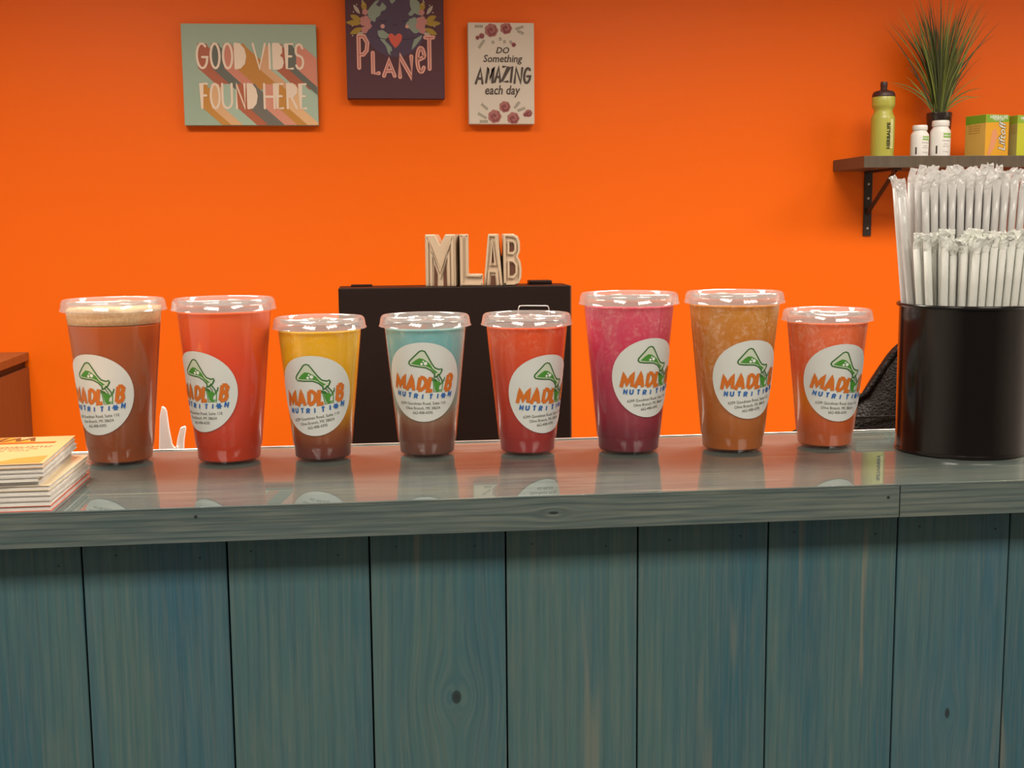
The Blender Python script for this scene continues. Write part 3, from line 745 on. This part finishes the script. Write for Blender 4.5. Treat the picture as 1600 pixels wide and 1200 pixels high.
def stand():
    e = tag(empty('plastic_stand', (-.27, 1.60, .90)), 'white plastic pronged stand peeking over the bar between the first two drinks', 'stand')
    m = mat('milky_plastic', (.72, .66, .64, 1), .3, sss=.2)
    p = [(-.292,-.16),(-.286,-.029),(-.283,.015),(-.280,.028),(-.276,.026),(-.274,.021),(-.272,-.002),(-.269,-.022),(-.266,-.027),(-.262,-.024),(-.256,-.16)]
    prism_obj('tall_prong', [(a+.27, b+.17) for a, b in p], -.003, .003, m, e, .001)
    q = [(-.258,-.16),(-.2655,-.027),(-.263,-.015),(-.259,-.002),(-.253,.000),(-.252,-.003),(-.255,-.019),(-.256,-.035),(-.246,-.16)]
    prism_obj('short_prong', [(a+.27, b+.17) for a, b in q], .006, .012, m, e, .001)
    boxobj('stand_base', -.05, .05, -.035, .04, 0, .0095, m, e, .003)
stand()

# ------------------------------------------------------------------ wall canvases
def canvas(name, x0, x1, z0, z1, th, col, label, side=None):
    e = tag(empty(name, (x0, YW, ZC+z0)), label, 'canvas')
    m = mat(name+'_cloth', col, .75); t = NT(m); v = t.coord(); t.bump(t.noise(v, 900, 2), .2, .0004)
    b = boxobj('canvas_panel', 0, x1-x0, -th, -.0005, 0, z1-z0, m, e, .0015)
    return e, x1-x0, z1-z0, (lambda k: (lambda u, vv: (u, -th-.0002-k, vv)))
PR = lambda h, k=.85: mat('canvas_print', C(h, k), .75)
# --- good vibes found here
e, W_, H_, fn = canvas('lettered_canvas', -.571, -.1665, .571, .8735, .030, C('b4c8b0', .72), 'pale green canvas lettered GOOD VIBES FOUND HERE with coloured diagonal stripes')
def gx(X): return (X-90)/1205*W_
def gy(Y): return H_-(Y-215)/910*H_
row1 = [('G',215,325,'b8684c'),('O',338,432,'6f7064'),('O',448,545,'d98c74'),('D',556,660,'c98a40'),('V',715,840,'e0ac80'),('I',862,885,'b4c8b0'),('B',898,995,'b8684c'),('E',1015,1085,'6f7064'),('S',1095,1180,'dd8f76')]
row2 = [('F',245,310,'cf9040'),('O',325,420,'e8b684'),('U',430,530,'b4c8b0'),('N',555,645,'bd6a48'),('D',658,750,'7a7468'),('H',805,910,'e39a80'),('E',920,985,'cf9040'),('R',1012,1110,'f0bf8c'),('E',1130,1195,'b4c8b0')]
k = 0
for row, yt, yb, run in ((row1, 392, 610, 250), (row2, 752, 968, 420)):
    for j, (ch, xa, xb, hx) in enumerate(row):
        if ch in 'S' or (ch == 'E' and run == 250): rr = 420
        else: rr = run
        ins = 14
        hull = [(xa+ins, yt), (xb-ins, yt), (xb, yt+ins*2), (xb+rr, yt+ins*2+rr*.88), (xb+rr, yb+rr*.88), (xa+rr, yb+rr*.88), (xa+ins, yb)]
        if ch in 'VI': hull = [((xa+xb)/2-10, yb), (xb, yt+10), (xb+rr, yt+10+rr*.88), ((xa+xb)/2-10+rr, yb+rr*.88)]
        if run == 250 and rr == run: hull = clip(hull, 90, 1295, 0, 800)
        hull = clip(hull, 92, 1293, 217, 1122)
        if len(hull) < 3: continue
        if hx == 'b4c8b0': hx = 'b2c6ae'
        d = Draw(); d.poly([(gx(a), gy(b)) for a, b in hull]); d.build('stripe', PR(hx), fn(.0001+k*.00004), e); k += 1
d = Draw()
for row, yt, yb in ((row1, 392, 612), (row2, 752, 970)):
    for ch, xa, xb, hx in row:
        x0_, y0_, ww, hh = gx(xa+8), gy(yb), gx(xb-8)-gx(xa+8), gy(yt)-gy(yb)
        if ch == 'I': ww = .0001
        glyph(d, ch, x0_, y0_, ww, hh, .0068)
        if ch == 'D': d.poly([(x0_+a*ww, y0_+b*hh) for a, b in GL['D'][1]])
        if ch == 'B': d.poly([(x0_+a*ww, y0_+b*hh) for a, b in GL['B'][1]]); d.poly([(x0_, y0_+.53*hh)]+[(x0_+a*ww, y0_+b*hh) for a, b in GL['B'][2]])
        if ch == 'R': d.poly([(x0_+a*ww, y0_+b*hh) for a, b in GL['R'][1]])
d.build('lettering', PR('ead4bc', .95), fn(.0012), e)
# --- planet
e, W_, H_, fn = canvas('planet_canvas', -.0765, .2245, .652, 1.056, .036, C('6b3f48', .55), 'dark purple canvas with a painted globe, a heart and the word PLANET')
def px_(X): return (X-62)/766*W_
def pz_(Y): return (775-Y)/766*W_
def pp(pts): return [(px_(a), pz_(b)) for a, b in pts]
d = Draw(); d.disc(px_(445), pz_(215), 240/766*W_, n=64); d.build('globe', PR('5d4a60', .7), fn(.0001), e)
cont = PR('9aa894', .75)
def land(pts):
    d = Draw(); d.poly(pp(pts)); d.build('continent', cont, fn(.0003), e)
land([(262,70),(300,30),(330,25),(300,60),(330,75),(350,40),(382,70),(375,95),(340,110),(330,140),(300,160),(292,190),(262,180),(240,150),(232,110)])
land([(400,0),(440,0),(470,-10),(450,30),(425,52),(412,35)])
land([(310,255),(350,250),(400,285),(385,310),(365,330),(415,380),(420,405),(402,420),(410,440),(390,430),(370,370),(335,330),(312,285)])
land([(565,10),(600,0),(640,40),(655,90),(660,140),(620,130),(600,120),(580,140),(560,140),(550,125),(575,95),(565,60)])
land([(560,165),(600,150),(630,165),(680,190),(680,240),(640,260),(610,275),(590,270),(560,240),(525,225),(535,190)])
land([(595,320),(655,285),(650,310),(620,350),(590,385),(572,400),(580,360)])
d = Draw(); d.disc(px_(350), pz_(222), .0065); d.disc(px_(540), pz_(222), .0055); d.build('cheeks', PR('e0a896', .8), fn(.0005), e)
d = Draw(); d.stroke(pp([(300,305),(345,316),(445,325),(545,318),(600,305)]), .0018); d.stroke(pp([(330,178),(355,188),(380,178)]), .0018); d.stroke(pp([(505,178),(530,188),(555,178)]), .0018); d.stroke(pp([(430,210),(445,216),(460,210)]), .0018); d.build('face_lines', PR('3a2634', .7), fn(.0005), e)
d = Draw(); d.poly(pp([(445,388),(410,345),(392,305),(400,280),(420,275),(440,290),(446,300),(458,282),(480,274),(500,290),(496,325),(470,365)])); d.build('heart', PR('d8604c', .85), fn(.0007), e)
dl, dw = Draw(), Draw(); pinkf = PR('d08e84', .75)
for s_, cx in ((-1, 215), (1, 655)):
    def mx(X): return px_(cx + s_*X)
    for (X, Y, L, a) in ((0, 110, 80, 100), (30, 180, 95, 155), (25, 200, 125, 178), (20, 235, 110, 205)):
        an = math.radians(180-a) if s_ > 0 else math.radians(a); dl.leaf(px_(cx+s_*X), pz_(Y), L/766*W_, 42/766*W_, an if s_ < 0 else math.radians(180-a))
    for (X, Y, L, a) in ((40, 130, 85, 125), (10, 270, 65, 200)):
        dw.leaf(px_(cx+s_*X), pz_(Y), L/766*W_, 28/766*W_, math.radians(a) if s_ < 0 else math.radians(180-a))
    for X, Y, r in ((0, 115, 22), (0, 185, 40), (5, 250, 26), (-25, 220, 24)):
        df = Draw()
        for q in range(5): df.disc(px_(cx+s_*X+r*.55*math.cos(q*1.257)), pz_(Y+r*.55*math.sin(q*1.257)), r*.55/766*W_, n=12)
        df.build('pink_flower', pinkf, fn(.0006), e)
    for X, Y in ((60, 60), (85, 115), (95, 220), (95, 295), (10, 55)): dw.disc(px_(cx+s_*X*1.05), pz_(Y), .0022, n=10)
    dw.stroke(pp([(cx+s_*22, 38), (cx+s_*12, 20)]), .003)
dl.build('mustard_leaves', PR('b09038', .8), fn(.0003), e); dw.build('pale_leaves', PR('c8b8a4', .75), fn(.0004), e);
d = Draw(); d2 = Draw()
for ch, xa, xb, ya, yb, rz in (('P',160,228,300,540,0),('L',268,312,425,580,0),('A',352,435,485,600,0),('N',478,568,450,608,0),('e',615,672,385,568,0),('T',680,742,304,545,0)):
    for q, wd in ((d, .0125), (d2, .0022)):
        glyph(q, ch, px_(xa), pz_(yb), px_(xb)-px_(xa), pz_(ya)-pz_(yb), wd)
d.build('lettering', PR('e8a894', .85), fn(.0009), e); d2.build('lettering_inline', PR('a85c58', .8), fn(.0011), e)
# --- do something amazing each day
e, W_, H_, fn = canvas('floral_canvas', .299, .505, .575, .8835, .036, C('e6d8c4', .78), 'cream canvas lettered DO something AMAZING each day with dusty rose flowers')
def ax(X): return (X-1005)/512*W_
def az(Y): return H_-(Y-195)/790*H_
rf = random.Random(9)
M_spr = PR('7a7660', .7); M_pet, M_pdk = PR('b8746c', .75), PR('8e4448', .75)
def flower(X, Y, r):
    petal, pdark = Draw(), Draw()
    for q in range(7):
        a = q*2*PI/7; petal.disc(min(max(ax(X+r*.55*math.cos(a)), r*.5/512*W_+.001), W_-r*.5/512*W_-.001), min(max(az(Y+r*.55*math.sin(a)), r*.48/512*W_+.001), H_-r*.48/512*W_-.001), r*.48/512*W_, n=12)
    for q in range(4):
        p_ = arc(ax(X), az(Y), r*(.2+.17*q)/512*W_, r*(.2+.17*q)/512*W_, q*80, q*80+170, 8)
        pdark.stroke([(u, min(max(v, .002), H_-.002)) for u, v in p_], .0024)
    pdark.disc(ax(X), min(max(az(Y), .004), H_-.004), r*.12/512*W_, n=10)
    o = petal.build('rose', M_pet, fn(.0003), e); pdark.build('petal_lines', M_pdk, fn(.0006), o)
for f_ in ((1185,255,52),(1300,238,46),(1205,925,52),(1285,850,44),(1350,940,48)): flower(*f_)
for f_ in ((1110,298,22),(1078,312,16),(1358,365,18),(1470,900,30),(1445,910,18)): flower(*f_)
for (X, Y, a0, n) in ((1120,225,180,5),(1130,330,235,6),(1375,245,20,5),(1390,260,-20,4),(1150,870,140,5),(1140,940,150,6),(1150,965,180,5),(1360,860,50,5),(1385,880,20,5),(1195,335,-80,2),(1250,310,-70,2),(1285,330,-80,2),(1330,335,-60,2)):
    a = math.radians(a0); pgreen = Draw()
    for q in range(n):
        x_, y_ = ax(X)+math.cos(a)*.0052*q, az(Y)+math.sin(a)*.0052*q
        if not (.006 < x_ < W_-.006 and .006 < y_ < H_-.006): continue
        for s_ in (-1, 1): pgreen.leaf(x_, y_, .0062, .0026, a+s_*.8)
    pgreen.build('leaf_sprig', M_spr, fn(.0002), e)
d = Draw()
d.text('DO', ax(1268), az(432), .0265, shear=.25, bold=.0005); d.text('Something', ax(1268), az(500), .031, shear=.2, bold=.0005, sx=.92); d.text('each day', ax(1262), az(752), .039, shear=.2, bold=.0007, sx=.80)
for ch, xa, xb, yb in (('A',1060,1112,668),('M',1140,1190,660),('A',1208,1250,655),('Z',1262,1308,652),('I',1325,1340,655),('N',1362,1410,662),('G',1432,1480,662)):
    glyph(d, ch, ax(xa), az(yb), ax(xb)-ax(xa), az(540)-az(655), .0072, .12)
d.build('lettering', PR('5e5048', .7), fn(.0008), e)

# ------------------------------------------------------------------ wall shelf and what stands on it
ZS = ZC+.4616
M_sh = wood('dark_shelf_wood', C('6a5c4c', .55), C('7c6c58', .55))
sh = tag(empty('wall_shelf', (0, 0, 0)), 'dark brown wooden wall shelf on black metal brackets', 'shelf')
NTs = boxobj('shelf_board', 1.4945, 2.65, YW-.257, YW-.001, ZC+.4258, ZS, M_sh, sh, .0012)
M_br = mat('black_bracket', (.03, .018, .012, 1), .45)
M_scr = mat('screw_steel', (.55, .45, .38, 1), .35, metal=.8)
for bx in (1.615, 2.40):
    b = boxobj('bracket', bx-.0135, bx+.0135, YW-.006, YW-.0005, ZC+.215, ZC+.4255, M_br, sh, .0012)
    boxobj('bracket_arm', bx-.0135, bx+.0135, YW-.23, YW-.006, ZC+.4200, ZC+.4256, M_br, b, .0012)
    v, f = tube([(bx, YW-.005, ZC+.290), (bx, YW-.215, ZC+.4215)], .0085, 4); link('bracket_brace', mesh('bracket_brace', v, f), M_br, b)
    for zz in (.385, .338, .240):
        s = lobj('screw', [(0, 0), (.0048, 0), (.004, .0018), (0, .0026)], M_scr, b, 14); s.rotation_euler.x = PI/2; s.location = (bx, YW-.0058, ZC+zz)
# squeeze bottle
def cyl_map(r, a0, off=.0006): return lambda u, v: ((r+off)*math.sin(a0+u/r), -(r+off)*math.cos(a0+u/r), v)
YS = YW-.165
def bottle():
    e = tag(empty('sport_bottle', (1.590, YS, ZS)), 'lime green squeeze sport bottle with dark spout cap on the shelf', 'bottle')
    m = mat('lime_plastic', C('c2c052', .8), .35, sss=.1, coat=.2)
    r = .0365
    lobj('bottle_body', [(.0004, .001), (r-.004, 0), (r-.001, .002), (r-.0015, .01), (r, .03), (r, .118), (r-.001, .124), (r-.007, .136), (r-.0085, .143), (r-.007, .149), (r-.002, .156), (r-.001, .160), (r-.001, .184), (r-.002, .186), (r-.004, .186), (.0004, .187)], m, e, 48)
    c = mat('dark_cap_plastic', C('4c2e2a', .7), .45)
    cap = lobj('cap', [(.0004, .186), (r-.0012, .186), (r-.001, .188), (r-.003, .197), (r-.008, .203), (.014, .2065), (.0105, .209), (.0100, .216), (.0108, .218), (.0110, .228), (.0095, .2325), (.0004, .2335)], c, e, 48)
    d = Draw(); d.poly([(.0065, .028), (.0185, .028), (.0185, .114), (.0065, .114)])
    # label strip bent to the round body in narrow columns
    st = Draw(); n = 6; v = []; f = []
    for k in range(n+1): u = .0068+.0110*k/n; v += [(u, .026), (u, .116)]
    for k in range(n): f.append((2*k, 2*k+2, 2*k+3, 2*k+1))
    st.tri(v, f); st.build('pale_label', mat('pale_label', C('e4e2a0', .9), .4), cyl_map(r, 0.1), e)
    d = Draw(); d.text('HERBALIFE', .0055, .024, .0155, align='LEFT', rot=PI/2, bold=.0006, sx=1.10); d.build('brand_lettering', mat('black_print', C('2c2c14', .8), .5), cyl_map(r, 0.1, .0009), e)
    d = Draw(); d.text('NUTRITION FOR A BETTER LIFE', .0128, .030, .0048, align='LEFT', rot=PI/2); d.build('small_lettering', mat('grey_green_print', C('8a8a50', .8), .5), cyl_map(r, 0.1, .0009), e)
bottle()
def pills(x, y, hh, rr, label, a0, seed):
    e = tag(empty('supplement_bottle', (x, y, ZS)), label, 'bottle')
    m = mat('white_plastic', (.80, .78, .73, 1), .35)
    lobj('bottle_body', [(.0003, .0008), (rr-.003, 0), (rr-.0005, .002), (rr, .005), (rr, hh*.68), (rr-.001, hh*.72), (rr-.006, hh*.79), (rr-.0075, hh*.82), (rr-.0075, hh*.85), (.0003, hh*.85)], m, e, 40)
    lobj('cap', [(.0003, hh*.842), (rr-.0055, hh*.842), (rr-.005, hh*.85), (rr-.005, hh*.97), (rr-.0065, hh), (.0003, hh)], m, e, 64, rip=lambda i, k: .0003*(k % 2) if i in (2, 3) else 0)
    fnm = cyl_map(rr, a0)
    def strip(u0, u1, v0, v1, col, nm, off=.0006):
        st = Draw(); v = []; f = []; n = 10
        for k in range(n+1): u = u0+(u1-u0)*k/n; v += [(u, v0), (u, v1)]
        for k in range(n): f.append((2*k, 2*k+2, 2*k+3, 2*k+1))
        st.tri(v, f); st.build(nm, mat(nm, col, .45), cyl_map(rr, a0, off), e)
    strip(-.012, .022, hh*.52, hh*.64, C('8cc04c', .9), 'green_label_band')
    d = Draw(); d.text('HERBALIFE', .002, hh*.56, .006, bold=.0002); d.build('brand_lettering', M_wp, cyl_map(rr, a0, .0009), e)
    d = Draw(); d.text('Multivitamin', .0, hh*.42, .006); d.text('Dietary', -.002, hh*.33, .0045); d.text('Supplement', -.002, hh*.27, .0045); d.text('90 Tablets', -.002, hh*.12, .0045)
    d.build('small_lettering', mat('soft_grey_print', C('9a8f84', .8), .5), fnm, e)
    strip(-.034, -.029, hh*.08, hh*.30, C('4a4038', .8), 'barcode')
pills(1.7055, YS-.015, .098, .0278, 'smaller white supplement bottle with green label band on the shelf', .35, 1)
pills(1.7715, YS-.018, .112, .0312, 'larger white supplement bottle in front of the plant pot', .25, 2)
def plant():
    PX, PY = 1.806, YW-.098
    e = tag(empty('potted_grass', (PX, PY, ZS)), 'bushy green grass plant in a shiny black pot on the shelf', 'plant')
    r = .039
    lobj('pot', [(.0003, .001), (r-.008, 0), (r-.006, .002), (r-.002, .09), (r, .128), (r+.001, .138), (r, .144), (r-.003, .144), (r-.004, .128), (.0003, .126)], mat('shiny_black_pot', (.03, .022, .018, 1), .09, spec=.6), e, 48)
    lobj('soil', [(.0003, .1262), (r-.0046, .1262), (r-.005, .131), (.0003, .134)], mat('dark_soil', C('3a3020', .5), .9), e, 24)
    gm = [mat('grass_blade', C(h, .8), .5) for h in ('5c6428', '4a5222', '6f7c34', '3e4422', '8a943e')]
    rg = random.Random(12)
    def blade(px0, pz0, pts, w0, m):
        v = []; f = []; N = len(pts)
        for i, p in enumerate(pts):
            t_ = i/(N-1); ww = w0*(1-t_)**.7*(.7+.6*t_ if t_ < .4 else .94)
            a = pts[max(i-1, 0)]; b = pts[min(i+1, N-1)]; d_ = (Vector(b)-Vector(a)).normalized()
            s_ = d_.cross(Vector((0, 1, 0)))
            s_ = s_.normalized() if s_.length > .1 else Vector((1, 0, 0))
            p = Vector(p); v += [p-s_*ww, p+Vector((0, ww*.35, 0)), p+s_*ww]
        for i in range(N-1): f += [(3*i, 3*i+1, 3*i+4, 3*i+3), (3*i+1, 3*i+2, 3*i+5, 3*i+4)]
        return link('blade', mesh('blade', v, f), m, e, smooth=True)
    for i in range(230):
        az_ = rg.uniform(0, 2*PI); tilt = abs(rg.gauss(0, .27)); L = rg.uniform(.21, .42)*(1-.18*min(tilt, 1))
        if i < 14: tilt = rg.uniform(.7, 1.25); L = rg.uniform(.14, .22)
        curve = rg.uniform(.05, .5)*(1+tilt); dx, dy = math.cos(az_), math.sin(az_)*.55
        if dy > 0: dy *= .35
        b0 = Vector((dx*.018*rg.random(), dy*.018*rg.random(), .130)); pts = []; p = b0.copy(); th = tilt*.6
        for q in range(8):
            pts.append(tuple(p)); p = p+Vector((dx*math.sin(th), dy*math.sin(th), math.cos(th)))*(L/7); th += curve/7+tilt*.4/7
            if p.y > .085: p.y = .085
        blade(0, 0, pts, rg.uniform(.0022, .0042), gm[rg.randrange(5)])
plant()
def carton(x, y, wl, wr, hh, rz, cols, label, pic):
    """folding carton seen on its corner: left face wl wide, right face wr wide; origin at the near corner"""
    e = tag(empty('drink_mix_box', (x, y, ZS), math.radians(rz)), label, 'box')
    body, side, topc = cols
    mb = mat('carton_front', C(body, .9), .4); ms = mat('carton_side', C(side, .9), .4)
    o = boxobj('carton', 0, wr, 0, wl, 0, hh, mb, e, .0008); o.data.materials.append(ms)
    for p in o.data.polygons:
        if p.normal.x < -.7: p.material_index = 1
    g = mat('carton_green_band', C(topc, .9), .4)
    R_ = lambda k: (lambda u, v: (u, -.0002-k, v)); L_ = lambda k: (lambda u, v: (-.0002-k, u, v))
    d = Draw(); d.poly([(.0008, hh*.80), (wr-.0008, hh*.83), (wr-.0008, hh-.0008), (.0008, hh-.0008)]); d.build('green_band', g, R_(0), e)
    d = Draw(); d.poly([(.0008, hh*.80), (wl-.0008, hh*.78), (wl-.0008, hh-.0008), (.0008, hh-.0008)]); d.build('green_band', g, L_(0), e)
    d = Draw(); d.text('HERBALIFE', wr*.55, hh*.90, wr*.16, bold=.0003); d.text('Nutrition', wr*.55, hh*.855, wr*.12); d.build('brand_lettering', M_wp, R_(.0003), e)
    dk = mat('carton_dark_print', C('5a4a18', .8), .5)
    d = Draw(); d.text('Liftoff', wr*.84, hh*.12, wr*.40, align='LEFT', rot=PI/2, shear=.25, bold=.0014, sx=1.0); d.build('lettering_outline', dk, R_(.0003), e)
    d = Draw(); d.text('Liftoff', wr*.84, hh*.12, wr*.40, align='LEFT', rot=PI/2, shear=.25, sx=1.0); d.build('lettering', M_wp, R_(.0006), e)
    if pic:
        d = Draw(); d.poly([(wr*.10, .003), (wr*.20, hh*.30), (wr*.30, hh*.62), (wr*.45, hh*.66), (wr*.52, hh*.50), (wr*.40, hh*.22), (wr*.22, .003)]); d.build('drink_picture', mat('salmon_print', C('e49a6a', .9), .4), R_(.0001), e)
    d = Draw()
    for q in range(4): d.text('ENERGY DRINK MIX', wl*.45, hh*(.72-.055*q), .0058)
    fb = L_(.0002); d.v = [(wl-a, b) for a, b in d.v]; d.build('small_lettering', mat('carton_soft_print', C('b08a3c', .85), .5), fb, e)
carton(1.8935, YW-.236, .090, .092, .128, 15, ('e8a824', 'e6bc5c', '7fae2c'), 'orange and yellow drink mix box with green top on the shelf', True)
carton(2.0015, YW-.228, .054, .062, .126, 6, ('c6c82c', 'b4b46a', '8fb434'), 'lime yellow drink mix box beside the orange one', False)
